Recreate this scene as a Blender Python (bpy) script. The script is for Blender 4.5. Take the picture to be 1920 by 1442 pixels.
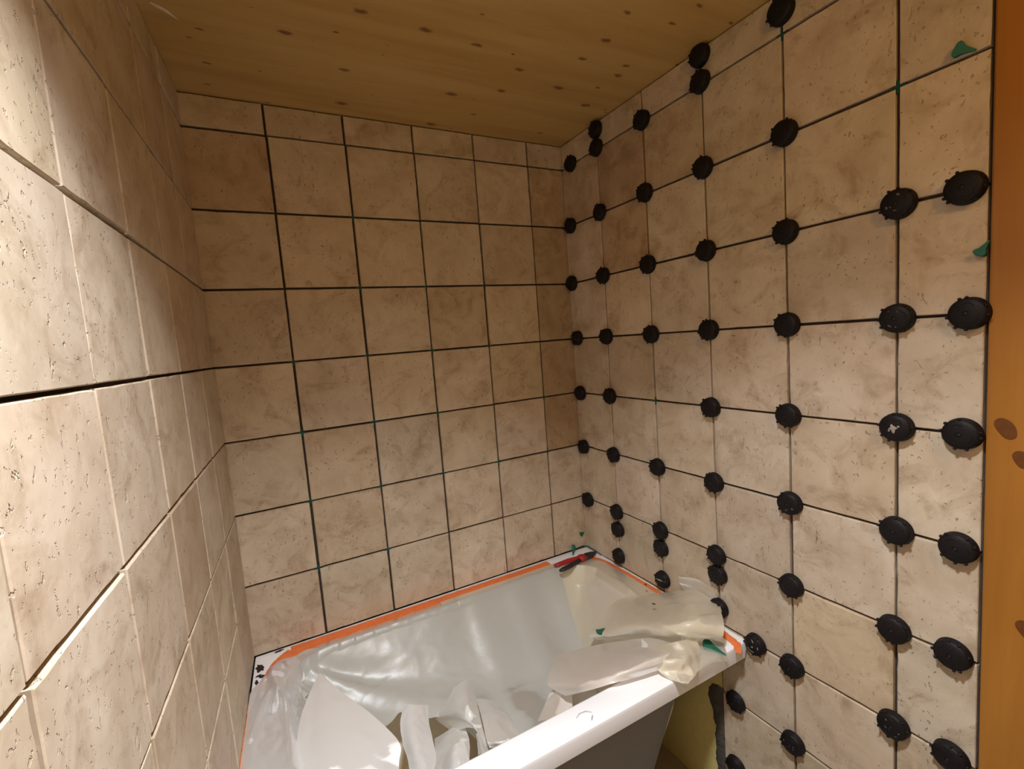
import bpy, bmesh, math, random
import numpy as np
from mathutils import Vector, Matrix, noise
for o in list(bpy.data.objects): bpy.data.objects.remove(o)
SC = bpy.context.scene
COL = SC.collection
R = random.Random(7)
# ---------------------------------------------------------------- measured layout, in tile pitches (0.203 m), bath rim at z = -4
CAM={'O': [0.6175, -7.1206, 0.0794], 'r': [0.882274, -0.464553, -0.076046], 'u': [0.112187, 0.050612, 0.992397], 'f': [0.457173, 0.884098, -0.096771], 'F': 872.46}
W=5.6309;SLL=-0.0492;SLR=0.0132;W0=0.9302;R0=0.9766;RE=5.5821;L1=0.9595;CT=3.4100
KNOBS=[(1,0,0.308,3.0),(1,1,1.004,2.999),(1,1,1.016,3.27),(1,2,2.006,2.99),(1,3,2.998,3.008),(1,3,3.003,3.304),(1,4,3.998,3.199),(2,0,0.197,1.989),(2,1,1.006,2.001),(2,2,2.002,2.006),(2,3,2.993,2.006),(2,4,4.012,2.0),(3,0,0.138,0.995),(3,1,0.997,0.995),(3,2,1.998,1.001),(3,3,2.997,0.998),(3,4,4.004,0.992),(3,5,5.005,1.0),(3,6,5.444,0.999),(4,0,0.194,0.009),(4,1,0.991,0.005),(4,2,1.996,-0.005),(4,3,2.995,0.004),(4,4,4.002,0.008),(4,5,4.996,0.002),(4,6,5.484,0.004),(5,0,0.187,-0.992),(5,1,1.0,-0.993),(5,3,2.986,-0.997),(5,4,3.995,-0.992),(5,5,4.999,-0.997),(5,6,5.454,-0.991),(6,0,0.182,-1.998),(6,1,1.011,-1.995),(6,2,1.999,-2.0),(6,3,2.994,-2.0),(6,4,3.994,-2.0),(6,5,4.998,-1.986),(6,6,5.44,-1.988),(7,0,0.212,-2.998),(7,1,1.011,-2.995),(7,2,2.003,-2.992),(7,3,2.996,-2.998),(7,4,3.994,-2.983),(7,5,4.98,-2.981),(7,6,5.417,-2.978),(7,1,1.013,-3.308),(7,2,1.997,-3.275),(7,3,3.002,-3.273),(7.5,1,1.001,-3.791),(7.5,2,2.0,-3.78),(7.5,3,3.0,-3.743),(8,3,3.527,-3.971),(8,4,3.982,-3.982),(8,5,4.978,-3.981),(8,6,5.414,-3.967),(9,3,3.218,-4.963),(9,4,3.977,-4.968),(10,3,3.185,-5.935)]
PATCH={
'peak':[[[0.736,-0.99,-3.93],[0.749,-0.992,-3.92],[0.756,-0.985,-3.92],[0.771,-1.013,-3.93]],[[0.616,-1.217,-3.96],[0.753,-1.33,-3.93],[0.848,-1.385,-3.935],[0.963,-1.468,-3.95]],[[0.493,-1.526,-4.0],[0.743,-1.686,-3.955],[0.978,-1.848,-3.96],[1.226,-2.003,-3.99]],[[0.429,-1.861,-4.03],[0.725,-2.088,-3.98],[1.072,-2.28,-3.99],[1.384,-2.431,-4.04]],[[0.386,-2.161,-4.06],[0.687,-2.408,-4.01],[1.034,-2.614,-4.02],[1.334,-2.605,-4.1]],[[0.342,-2.453,-4.09],[0.631,-2.686,-4.04],[0.979,-2.891,-4.05],[1.238,-2.916,-4.12]]],
'twist':[[[1.679,-1.35,-4.5],[1.76,-1.602,-4.38],[1.938,-1.549,-4.5]],[[1.554,-1.667,-4.45],[1.664,-1.92,-4.3],[1.852,-1.858,-4.45]],[[1.488,-2.045,-4.4],[1.594,-2.268,-4.25],[1.787,-2.235,-4.4]],[[1.47,-2.334,-4.35],[1.571,-2.563,-4.2],[1.74,-2.504,-4.35]],[[1.426,-2.639,-4.3],[1.512,-2.863,-4.15],[1.624,-2.728,-4.3]]],
'torn_a':[[[2.356,-1.325,-4.6],[2.523,-1.42,-4.5],[2.545,-1.635,-4.55]],[[2.198,-1.415,-4.7],[2.315,-1.862,-4.4],[2.458,-1.967,-4.5]],[[2.062,-1.318,-4.9],[2.229,-1.966,-4.5],[2.388,-2.255,-4.5]],[[2.163,-1.786,-4.8],[2.297,-2.132,-4.55],[2.334,-2.523,-4.5]]],
'torn_b':[[[2.588,-1.558,-4.7],[2.692,-1.719,-4.65],[2.855,-1.862,-4.7]],[[2.442,-2.103,-4.5],[2.562,-2.275,-4.43],[2.739,-2.342,-4.5]],[[2.325,-2.518,-4.4],[2.441,-2.681,-4.33],[2.667,-2.652,-4.4]],[[2.325,-2.595,-4.45],[2.454,-2.707,-4.4],[2.646,-2.684,-4.45]]],
'torn_c':[[[1.916,-2.234,-4.6],[2.012,-2.369,-4.42],[2.101,-2.392,-4.42]],[[1.848,-2.335,-4.6],[1.916,-2.638,-4.35],[2.055,-2.665,-4.4]],[[1.769,-2.474,-4.6],[1.85,-2.812,-4.35],[2.019,-2.825,-4.4]]],
'torn_d':[[[2.289,-2.29,-4.5],[2.312,-2.304,-4.48],[2.332,-2.335,-4.5]],[[2.245,-2.425,-4.5],[2.261,-2.51,-4.42],[2.333,-2.481,-4.5]],[[2.199,-2.558,-4.5],[2.215,-2.674,-4.4],[2.316,-2.592,-4.5]]],
'torn_e':[[[1.953,-1.647,-4.9],[2.111,-1.733,-4.8],[2.283,-1.801,-4.7]],[[1.865,-1.941,-4.8],[2.028,-2.081,-4.7],[2.263,-2.097,-4.7]],[[1.786,-2.179,-4.8],[1.918,-2.378,-4.7],[2.133,-2.411,-4.7]]],
'roll':[[[5.417,-1.986,-3.95],[5.566,-2.233,-3.85],[5.63,-2.58,-3.693],[5.635,-2.937,-3.666]],[[5.096,-1.561,-4.15],[5.107,-2.373,-3.8],[5.168,-2.899,-3.6],[5.408,-3.226,-3.63]],[[4.813,-1.497,-4.35],[4.704,-2.476,-3.88],[4.846,-3.101,-3.6],[5.24,-3.394,-3.68]],[[4.447,-1.627,-4.45],[4.63,-2.44,-4.05],[4.756,-3.09,-3.75],[5.181,-3.39,-3.8]],[[4.511,-1.734,-4.5],[4.716,-2.445,-4.15],[4.931,-2.918,-3.95],[5.22,-3.178,-3.95]]],
'upper':[[[5.626,-2.314,-3.599],[5.631,-2.635,-3.492],[5.634,-2.901,-3.507]],[[5.627,-2.338,-3.713],[5.631,-2.677,-3.593],[5.635,-2.989,-3.618]],[[5.56,-2.495,-3.75],[5.633,-2.807,-3.69],[5.524,-3.141,-3.7]]],
'flap':[[[3.762,-1.796,-4.4],[4.085,-2.063,-4.25],[4.387,-2.391,-4.1],[4.644,-2.683,-3.98],[4.775,-2.993,-3.92]],[[3.444,-2.092,-4.35],[3.697,-2.487,-4.08],[3.996,-2.863,-3.9],[4.313,-3.126,-3.8],[4.675,-3.202,-3.83]],[[3.316,-2.269,-4.35],[3.454,-2.771,-4.02],[3.755,-3.055,-3.85],[4.025,-3.208,-3.8],[4.453,-3.283,-3.85]],[[3.33,-2.645,-4.25],[3.458,-2.92,-4.05],[3.695,-3.121,-3.92],[4.02,-3.204,-3.92],[4.283,-3.252,-3.92]]],
'lobe':[[[3.285,-2.337,-4.4],[3.421,-2.443,-4.33],[3.494,-2.546,-4.35]],[[3.172,-2.378,-4.5],[3.273,-2.542,-4.38],[3.404,-2.668,-4.4]],[[2.992,-2.523,-4.5],[3.141,-2.68,-4.42],[3.34,-2.721,-4.45]]],
'drape':[[[4.377,-2.968,-3.85],[4.64,-3.11,-3.8],[5.019,-3.154,-3.85]],[[4.285,-3.177,-3.86],[4.476,-3.347,-3.8],[4.904,-3.305,-3.93]],[[4.26,-3.258,-3.92],[4.44,-3.388,-3.94],[4.646,-3.469,-3.975]],[[4.303,-3.337,-3.975],[4.346,-3.473,-3.97],[4.44,-3.534,-3.97]],[[4.377,-3.458,-4.02],[4.418,-3.465,-4.06],[4.454,-3.478,-4.08]]],
'flat':[[[5.133,-3.084,-3.97],[5.265,-3.182,-3.965],[5.341,-3.289,-3.97]],[[4.856,-3.265,-3.97],[5.082,-3.331,-3.965],[5.23,-3.422,-3.97]],[[4.631,-3.467,-3.97],[4.923,-3.46,-3.968],[5.122,-3.556,-3.97]]],
'triangle':[[[4.512,-2.708,-3.93],[4.493,-2.815,-3.92],[4.497,-2.867,-3.92]],[[4.41,-2.818,-3.9],[4.404,-2.91,-3.88],[4.477,-2.962,-3.9]],[[4.356,-2.883,-3.92],[4.402,-2.948,-3.9],[4.508,-2.985,-3.92]]]}

S = 0.203
FL = 0.56                                   # bath rim above the floor
def M(p): return Vector((p[0]*S, p[1]*S, (p[2]+4)*S + FL))

# ---------------------------------------------------------------- camera
cd = bpy.data.cameras.new('camera'); cam = bpy.data.objects.new('camera', cd); COL.objects.link(cam)
cd.sensor_fit = 'HORIZONTAL'; cd.sensor_width = 36; cd.lens = CAM['F']/1920*36; cd.clip_start = 0.01
r, u, f = (Vector(CAM[k]) for k in 'ruf')
mw = Matrix((r, u, -f)).transposed().to_4x4(); mw.translation = M(CAM['O']); cam.matrix_world = mw
SC.camera = cam
# ---------------------------------------------------------------- world, lamps, exposure
wd = bpy.data.worlds.new('world'); SC.world = wd; wd.use_nodes = True
bg = wd.node_tree.nodes['Background']; bg.inputs[0].default_value = (1, .86, .66, 1); bg.inputs[1].default_value = 0.05
def lamp(name, p, power, radius, color, aim=None, spread=180):
    l = bpy.data.lights.new(name, 'AREA'); l.shape = 'DISK'; l.size = radius*2; l.energy = power; l.color = color; l.spread = math.radians(spread)
    o = bpy.data.objects.new(name, l); COL.objects.link(o); o.location = M(p)
    if aim is not None:
        o.rotation_euler = (M(aim)-M(p)).to_track_quat('-Z', 'Y').to_euler()
    return o
def bulb(name, p, power, radius, color):
    l = bpy.data.lights.new(name, 'POINT'); l.shadow_soft_size = radius; l.energy = power; l.color = color
    o = bpy.data.objects.new(name, l); COL.objects.link(o); o.location = M(p)
#LIGHTS_BEGIN
lamp('cool_ceiling_spot', (1.35, -5.9, 3.3), 14, .06, (.96, 1, 1.05), spread=112)
lamp('cool_spot_spill', (1.35, -5.9, 3.29), 2.2, .06, (.96, 1, 1.05), spread=136)
bulb('warm_room_bulb', (2.5, -9.0, 2.6), 8.3, .06, (1, .60, .19))
#LIGHTS_END
SC.view_settings.view_transform = 'Standard'; SC.view_settings.look = 'None'
SC.view_settings.exposure = 0.0; SC.view_settings.gamma = 1.0; SC.view_settings.use_curve_mapping = False

# ---------------------------------------------------------------- helpers
def link(o, parent=None):
    COL.objects.link(o)
    if parent is not None: o.parent = parent
    return o
def meshobj(name, verts, faces, mat, parent=None, smooth=False, local=None):
    me = bpy.data.meshes.new(name); me.from_pydata([tuple(v) for v in verts], [], faces); me.update()
    if mat: me.materials.append(mat)
    if smooth: me.polygons.foreach_set('use_smooth', [True]*len(me.polygons))
    o = bpy.data.objects.new(name, me); link(o, parent)
    if local is not None: o.matrix_local = local
    return o
def bmobj(name, bm, mat, parent=None, smooth=False):
    bmesh.ops.recalc_face_normals(bm, faces=bm.faces)
    me = bpy.data.meshes.new(name); bm.to_mesh(me); bm.free()
    me.materials.append(mat)
    if smooth: me.polygons.foreach_set('use_smooth', [True]*len(me.polygons))
    return link(bpy.data.objects.new(name, me), parent)
def empty(name, loc, rot=None):
    o = bpy.data.objects.new(name, None); o.empty_display_size = .02; link(o); o.location = loc
    if rot is not None: o.rotation_euler = rot
    return o
def tag(o, label, cat, group=None):
    o['label'] = label; o['category'] = cat
    if group: o['group'] = group
    return o
def struct(o, label=None):
    o['kind'] = 'structure'
    if label: o['label'] = label
    return o
def box(bm, a, b):
    vs = [bm.verts.new((x, y, z)) for x in (a[0], b[0]) for y in (a[1], b[1]) for z in (a[2], b[2])]
    for q in ((0,1,3,2),(4,6,7,5),(0,4,5,1),(2,3,7,6),(0,2,6,4),(1,5,7,3)): bm.faces.new([vs[i] for i in q])
def tube(bm, pts, rads, seg=12, flat=1.0):
    """swept tube through world points, elliptical when flat < 1 (thickness along z)"""
    rings = []
    n = len(pts)
    for i, p in enumerate(pts):
        d = (Vector(pts[min(i+1, n-1)]) - Vector(pts[max(i-1, 0)])).normalized()
        a = d.cross(Vector((0, 0, 1)));
        if a.length < 1e-4: a = Vector((1, 0, 0))
        a.normalize(); b = a.cross(d)
        rings.append([bm.verts.new(Vector(p) + a*rads[i]*math.cos(t) + b*rads[i]*flat*math.sin(t)) for t in [2*math.pi*k/seg for k in range(seg)]])
    for i in range(n-1):
        for k in range(seg):
            bm.faces.new((rings[i][k], rings[i][(k+1) % seg], rings[i+1][(k+1) % seg], rings[i+1][k]))
    bm.faces.new(rings[0][::-1]); bm.faces.new(rings[-1])

# ---------------------------------------------------------------- materials
def newmat(name):
    m = bpy.data.materials.new(name); m.use_nodes = True; nt = m.node_tree
    for n in list(nt.nodes): nt.nodes.remove(n)
    return m, nt
class G:
    def __init__(s, nt): s.nt = nt
    def n(s, t, **kw):
        x = s.nt.nodes.new(t)
        for k, v in kw.items():
            if k.startswith('i_'):
                key = k[2:]; key = int(key) if key.isdigit() else key.replace('_', ' ')
                s.put(x, key, v)
            else: setattr(x, k, v)
        return x
    def put(s, x, key, v):
        if isinstance(v, bpy.types.NodeSocket): s.nt.links.new(v, x.inputs[key])
        else: x.inputs[key].default_value = v
    def ramp(s, fac, stops, mode='LINEAR'):
        x = s.nt.nodes.new('ShaderNodeValToRGB'); s.put(x, 0, fac); cr = x.color_ramp; cr.interpolation = mode
        while len(cr.elements) < len(stops): cr.elements.new(.5)
        for e, (p, c) in zip(cr.elements, stops): e.position = p; e.color = (c, c, c, 1) if isinstance(c, (int, float)) else (*c, 1)
        return x.outputs[0]
    def mix(s, fac, a, b, mode='MIX'):
        x = s.nt.nodes.new('ShaderNodeMix'); x.data_type = 'RGBA'; x.blend_type = mode; x.clamp_factor = True
        s.put(x, 0, fac); s.put(x, 6, a if isinstance(a, bpy.types.NodeSocket) else (*a, 1)); s.put(x, 7, b if isinstance(b, bpy.types.NodeSocket) else (*b, 1))
        return x.outputs[2]
    def math(s, op, a, b=0.0):
        x = s.nt.nodes.new('ShaderNodeMath'); x.operation = op; s.put(x, 0, a); s.put(x, 1, b); return x.outputs[0]
    def noise(s, vec, scale, detail=3, rough=.55, dist=0.0):
        return s.n('ShaderNodeTexNoise', i_Vector=vec, i_Scale=scale, i_Detail=detail, i_Roughness=rough, i_Distortion=dist).outputs[0]
    def out(s, shader):
        o = s.nt.nodes.new('ShaderNodeOutputMaterial'); s.nt.links.new(shader, o.inputs[0])
def plain(name, col, rough=.5, spec=.4, bump=None, var=0.0, metal=0.0):
    m, nt = newmat(name); g = G(nt)
    p = g.n('ShaderNodeBsdfPrincipled', i_Roughness=rough, i_Metallic=metal); p.inputs['Specular IOR Level'].default_value = spec
    tc = g.n('ShaderNodeTexCoord').outputs['Object']
    if var:
        nn = g.noise(tc, 60, 4)
        c = g.mix(nn, tuple(v*(1-var) for v in col), tuple(min(1, v*(1+var)) for v in col)); g.put(p, 'Base Color', c)
    else: p.inputs['Base Color'].default_value = (*col, 1)
    if bump:
        b = g.n('ShaderNodeBump', i_Strength=bump[1], i_Distance=bump[2]); g.put(b, 'Height', g.noise(tc, bump[0], 4)); g.put(p, 'Normal', b.outputs[0])
    g.out(p.outputs[0]); return m

def travertine(name, z0=.40, z1=.58, th=.65, bth=.68, dep=.0022, dark=.22):
    m, nt = newmat(name); g = G(nt)
    oi = g.n('ShaderNodeObjectInfo'); tc = g.n('ShaderNodeTexCoord').outputs['Object']
    off = g.n('ShaderNodeCombineXYZ', i_0=g.math('MULTIPLY', oi.outputs['Random'], 37.0), i_1=g.math('MULTIPLY', oi.outputs['Random'], 91.0)).outputs[0]
    v = g.n('ShaderNodeVectorMath', operation='ADD', i_0=tc, i_1=off).outputs[0]
    vs = g.n('ShaderNodeVectorMath', operation='MULTIPLY', i_0=v, i_1=(1, .45, 1)).outputs[0]       # veins and pits run upright
    cloud = g.noise(v, 9, 5, .6, .6)
    c = g.ramp(cloud, [(.3, (.475, .385, .285)), (.5, (.565, .475, .370)), (.72, (.64, .56, .455))])
    # pale milky veins
    vein = g.noise(vs, 26, 5, .65, 1.6)
    c = g.mix(g.math('MULTIPLY', g.ramp(vein, [(.56, 0), (.7, 1)]), .38), c, (.70, .60, .465))
    # brown earthy patches
    patch = g.math('MULTIPLY', g.ramp(g.noise(v, 13, 5, .65, 1.1), [(.50, 0), (.68, 1)]), g.ramp(g.noise(v, 60, 4, .7), [(.3, .35), (.65, 1)]))
    c = g.mix(g.math('MULTIPLY', patch, .62), c, (.29, .195, .115))
    # per tile tint
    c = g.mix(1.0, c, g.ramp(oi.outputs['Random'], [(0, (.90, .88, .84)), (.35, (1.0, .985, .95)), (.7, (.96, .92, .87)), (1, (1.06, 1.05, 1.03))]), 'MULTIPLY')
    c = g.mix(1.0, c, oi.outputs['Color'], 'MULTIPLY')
    # open pits
    zone = g.ramp(g.noise(v, 11, 2), [(z0, 0), (z1, 1)])
    pn = g.noise(g.n('ShaderNodeVectorMath', operation='MULTIPLY', i_0=v, i_1=(1, .7, 1)).outputs[0], 130, 3, .6, .4)
    pit = g.math('MULTIPLY', g.ramp(pn, [(th, 0), (th+.05, 1)]), zone)
    big = g.math('MULTIPLY', g.ramp(g.noise(vs, 58, 3, .6, .8), [(bth, 0), (bth+.025, 1)]), zone)
    pits = g.math('MAXIMUM', pit, big)
    c = g.mix(g.math('MULTIPLY', pits, dark), c, (.30, .21, .13))
    p = g.n('ShaderNodeBsdfPrincipled', i_Roughness=.5); p.inputs['Specular IOR Level'].default_value = .28
    g.put(p, 'Base Color', c); g.put(p, 'Roughness', g.ramp(cloud, [(.3, .42), (.7, .6)]))
    b1 = g.n('ShaderNodeBump', i_Strength=1.0, i_Distance=dep, invert=True); g.put(b1, 'Height', pits)
    b2 = g.n('ShaderNodeBump', i_Strength=.35, i_Distance=.0012); g.put(b2, 'Height', g.noise(vs, 45, 5, .6)); g.put(b2, 'Normal', b1.outputs[0])
    g.put(p, 'Normal', b2.outputs[0]); g.out(p.outputs[0]); return m

def pine(name, cols, along=0, knot_scale=15, knot_stretch=.5, knot_big=.17, rough=.45):
    m, nt = newmat(name); g = G(nt)
    tc = g.n('ShaderNodeTexCoord').outputs['Object']
    sc = [1, 1, 1]; sc[along] = .08
    gv = g.n('ShaderNodeVectorMath', operation='MULTIPLY', i_0=tc, i_1=tuple(sc)).outputs[0]
    broad = g.noise(gv, 14, 4, .55, .5); fine = g.noise(gv, 110, 4, .6, .3)
    c = g.ramp(broad, [(.3, cols[0]), (.55, cols[1]), (.75, cols[2])])
    c = g.mix(g.math('MULTIPLY', g.ramp(fine, [(.42, 0), (.7, 1)]), .2), c, cols[0])
    c = g.mix(g.math('MULTIPLY', g.ramp(g.noise(tc, 5, 3), [(.45, 0), (.7, 1)]), .35), c, cols[3])
    # knots: scattered flattened spots with a soft halo
    st = [1, 1, 1]; st[along] = knot_stretch
    kv = g.n('ShaderNodeVectorMath', operation='MULTIPLY', i_0=tc, i_1=tuple(st)).outputs[0]
    wob = g.n('ShaderNodeTexNoise', i_Vector=tc, i_Scale=70.0, i_Detail=3.0).outputs['Color']
    kv = g.n('ShaderNodeVectorMath', operation='MULTIPLY_ADD', i_0=wob, i_1=(.010, .010, .010), i_2=kv).outputs[0]
    vo = g.n('ShaderNodeTexVoronoi', i_Vector=kv, i_Scale=knot_scale, voronoi_dimensions='2D')
    sep = g.n('ShaderNodeSeparateColor', i_0=vo.outputs['Color'])
    rad = g.math('MULTIPLY', g.math('POWER', sep.outputs[0], 2.4), knot_big)
    q = g.math('DIVIDE', vo.outputs['Distance'], g.math('ADD', rad, .012))
    c = g.mix(g.math('MULTIPLY', g.ramp(q, [(.45, 1), (.95, 0)]), .75), c, (.15, .062, .016))
    c = g.mix(g.math('MULTIPLY', g.ramp(q, [(.0, 1), (1.0, .35)]), g.math('MULTIPLY', g.ramp(q, [(.8, .28), (1.0, 0)]), 1.0)), c, (.10, .045, .014))
    p = g.n('ShaderNodeBsdfPrincipled', i_Roughness=rough); p.inputs['Specular IOR Level'].default_value = .3
    g.put(p, 'Base Color', c)
    b = g.n('ShaderNodeBump', i_Strength=.15, i_Distance=.001); g.put(b, 'Height', fine); g.put(p, 'Normal', b.outputs[0])
    g.out(p.outputs[0]); return m

def film(name, col, clear, trans, rough, crinkle, white_var=.0):
    """thin polyethylene sheet: part see-through, part milky, with a gloss coat and fine crinkles"""
    m, nt = newmat(name); g = G(nt)
    tc = g.n('ShaderNodeTexCoord').outputs['Object']
    h = g.math('ADD', g.noise(tc, 34, 4, .6, 1.2), g.math('MULTIPLY', g.noise(tc, 9, 3, .5, .8), 1.6))
    b = g.n('ShaderNodeBump', i_Strength=crinkle, i_Distance=.004); g.put(b, 'Height', h)
    d = g.n('ShaderNodeBsdfDiffuse', i_Color=(*col, 1)); g.put(d, 'Normal', b.outputs[0])
    t = g.n('ShaderNodeBsdfTranslucent', i_Color=(*col, 1)); g.put(t, 'Normal', b.outputs[0])
    tr = g.n('ShaderNodeBsdfTransparent', i_Color=(.97, .96, .94, 1))
    gl = g.n('ShaderNodeBsdfGlossy', i_Color=(1, 1, 1, 1), i_Roughness=rough); g.put(gl, 'Normal', b.outputs[0])
    fr = g.n('ShaderNodeFresnel', i_IOR=1.5); g.put(fr, 'Normal', b.outputs[0])
    a = g.n('ShaderNodeMixShader', i_0=trans, i_1=d.outputs[0], i_2=t.outputs[0])
    a2 = g.n('ShaderNodeMixShader', i_0=clear, i_1=a.outputs[0], i_2=tr.outputs[0])
    a3 = g.n('ShaderNodeMixShader', i_0=g.math('MINIMUM', fr.outputs[0], .5), i_1=a2.outputs[0], i_2=gl.outputs[0])
    g.out(a3.outputs[0]); return m

TRAV = travertine('travertine'); TRAVP = travertine('pitted_travertine', .36, .60, .625, .665, .0017, .08)
ADH = plain('tile_adhesive', (.055, .042, .034), .95, .1, (120, .6, .004), .35)
PLASTER = plain('wall_plaster', (.55, .47, .36), .9, .2, (40, .3, .003), .08)
SCREED = plain('floor_screed', (.30, .26, .22), .9, .2, (30, .4, .004), .15)
YELLOW = plain('yellow_wall_board', (.66, .56, .22), .9, .2, (60, .3, .002), .12)
MORTAR = plain('dark_mortar', (.085, .075, .066), .9, .2, (70, 1.0, .006), .4)
PINE_C = pine('pine_ceiling', [(.44, .27, .085), (.55, .37, .135), (.60, .425, .175), (.52, .32, .09)])
PINE_P = pine('pine_post', [(.29, .115, .017), (.36, .15, .022), (.41, .185, .032), (.30, .11, .014)], along=1, knot_scale=3.0, knot_stretch=.6, knot_big=.05, rough=.4)
ACRYLIC = plain('white_acrylic', (.86, .86, .87), .18, .5)
SHELLBACK = plain('grey_shell_back', (.21, .215, .20), .7, .3, (80, .3, .002), .06)
BLACK = plain('black_plastic', (.0085, .0065, .007), .55, .22, (160, .35, .0012), .3)
BLACK2 = plain('black_plastic_core', (.008, .007, .007), .5, .4)
DUST = plain('grey_mortar_dust', (.11, .095, .08), .9, .2, (200, .8, .002), .3)
PALE = plain('pale_dried_mortar', (.33, .29, .23), .9, .2, (200, .8, .002), .25)
GREEN = plain('green_plastic', (.004, .115, .07), .45, .4)
GREEND = plain('dark_green_plastic', (.006, .06, .045), .5, .35)
TAPE = plain('orange_tape', (.78, .20, .06), .6, .25, (50, .6, .003), .22)
REDP = plain('red_grip', (.36, .018, .022), .4, .4, (60, .1, .001), .12)
DARKG = plain('dark_grip', (.022, .015, .017), .5, .4)
STEEL = plain('dark_steel', (.06, .05, .045), .4, .5, None, 0, .7)
DIRT = plain('dried_dirt', (.045, .025, .02), .9, .1)
PAPER = plain('tan_paper', (.78, .64, .45), .85, .2, (25, .4, .004), .1)
GLOSSF = film('glossy_lit_film', (.84, .85, .86), .14, .28, .16, .30)
WFILM = film('white_film', (.63, .63, .585), .06, .36, .34, .10)
FLAPW = film('crumpled_film', (.80, .80, .76), .05, .25, .32, .16)
PINK = film('pinkish_film', (.80, .735, .66), .06, .40, .36, .12)
WFILM2 = film('lit_white_film', (.96, .97, .96), .0, .10, .32, .10)  # white film again, paler, so light on the raised folds is in the colour
CFILM = film('cream_film', (.84, .77, .60), .08, .36, .36, .14)
CLEAR = film('clear_film', (.74, .71, .62), .42, .35, .18, .2)
EDGE = film('edge_film', (.72, .70, .64), .62, .35, .22, .2)

# ---------------------------------------------------------------- the tiled walls
GAP = .024; TH = .045
def tile_mesh(w, h, seed, n=10):
    """stone tile with worn, slightly irregular edges: chipped front arris, straight back"""
    rr = random.Random(seed)
    def side(a, b, k):
        return [(a[0]+(b[0]-a[0])*i/k, a[1]+(b[1]-a[1])*i/k) for i in range(k)]
    kx = max(3, round(n*w)); ky = max(3, round(n*h))
    P = side((0, 0), (w, 0), kx)+side((w, 0), (w, h), ky)+side((w, h), (0, h), kx)+side((0, h), (0, 0), ky)
    cx, cy = w/2, h/2
    def inset(p, d):
        x, y = p
        if x < 1e-6: x = d
        elif x > w-1e-6: x = w-d
        if y < 1e-6: y = d
        elif y > h-1e-6: y = h-d
        return x, y
    jit = []
    for p in P:
        d = abs(rr.gauss(0, .0022))
        if rr.random() < .07: d += rr.uniform(.004, .010)
        jit.append(min(d, .014))
    V = []
    for p, d in zip(P, jit): x, y = inset(p, .007+d); V.append((x, y, 0))
    for p, d in zip(P, jit): x, y = inset(p, .001+d*.6); V.append((x, y, -.007))
    for p in P: V.append((p[0], p[1], -TH))
    N = len(P); F = [list(range(N))]
    for k in (0, 1):
        for i in range(N):
            j = (i+1) % N; F.append([k*N+i, (k+1)*N+i, (k+1)*N+j, k*N+j])
    me = bpy.data.meshes.new('tile'); me.from_pydata([(x*S, y*S, z*S) for x, y, z in V], [], F); me.update(); me.materials.append(TRAV)
    return me
FULL = [tile_mesh(1-GAP, 1-GAP, 100+i) for i in range(12)]
def wall_frame(origin, uu, nn):
    m = Matrix((uu, Vector((0, 0, 1)), nn)).transposed().to_4x4(); m.translation = origin; return m
def wall(name, frame, slab, label):
    bm = bmesh.new()
    for a0, a1, b0, b1 in slab: box(bm, (a0*S, b0*S, -.55*S), (a1*S, b1*S, -TH*S))
    o = bmobj(name, bm, ADH); o.matrix_world = frame; struct(o, label); return o
def lay(parent, cols, rows, tints={}, skip=(), seed=0, mat=None):
    for i, (a0, a1) in enumerate(cols):
        for j, (b0, b1) in enumerate(rows):
            if (i, j) in skip: continue
            w, h = a1-a0, b1-b0
            full = abs(w-(1-GAP)) < .01 and abs(h-(1-GAP)) < .01
            me = R.choice(FULL) if full else tile_mesh(w, h, seed+i*31+j)
            o = bpy.data.objects.new('tile', me); link(o, parent)
            if mat: o.material_slots[0].link = 'OBJECT'; o.material_slots[0].material = mat
            o.matrix_local = Matrix.Translation(((a0+R.uniform(-.004, .004))*S, (b0+R.uniform(-.003, .003))*S, R.uniform(-.006, .004)*S)) @ Matrix.Rotation(R.uniform(-.0025, .0025), 4, 'X') @ Matrix.Rotation(R.uniform(-.0025, .0025), 4, 'Y')
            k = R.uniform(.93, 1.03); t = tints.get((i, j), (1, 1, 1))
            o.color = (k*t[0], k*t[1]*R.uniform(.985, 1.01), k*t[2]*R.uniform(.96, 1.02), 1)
zb = lambda z: (z+4)*S+FL
g2 = GAP/2
BASE_Z = -4-FL/S                                                # floor level in tile units
def rows_between(zlo, zhi):
    """tile rows whose joints sit on whole numbers; local b measured from the floor"""
    out = []; z = math.floor(zlo)
    while z < zhi - 1e-6:
        a = max(z+g2, zlo); b = min(z+1-g2, zhi-.012)
        if b-a > .05: out.append((a-BASE_Z, b-BASE_Z))
        z += 1
    return out
H = CT-BASE_Z
# back wall: local a = x
fb = wall_frame(M((0, 0, BASE_Z)), Vector((1, 0, 0)), Vector((0, -1, 0)))
wb = wall('wall_back', fb, [(-.3, W+.3, 0, H)], 'back wall of square travertine tiles with open dark joints above the bath')
cb = [(-.035, W0-g2)]+[(W0+k+g2, W0+k+1-g2) for k in range(4)]+[(W0+4+g2, W+.035)]
rb = rows_between(-3.996, CT)
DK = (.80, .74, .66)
lay(wb, cb, rb, {(5, 3): (.72, .64, .54), (5, 2): (.70, .62, .52), (5, 4): (.82, .76, .68), (5, 5): DK, (5, 6): DK, (3, 4): (.92, .89, .86), (1, 2): (.9, .87, .84), (0, 6): (.86, .8, .76), (4, 3): (.97, .94, .86), (3, 0): (1.06, 1.06, 1.05), (1, 1): (.97, .94, .9)}, seed=1000)
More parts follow.
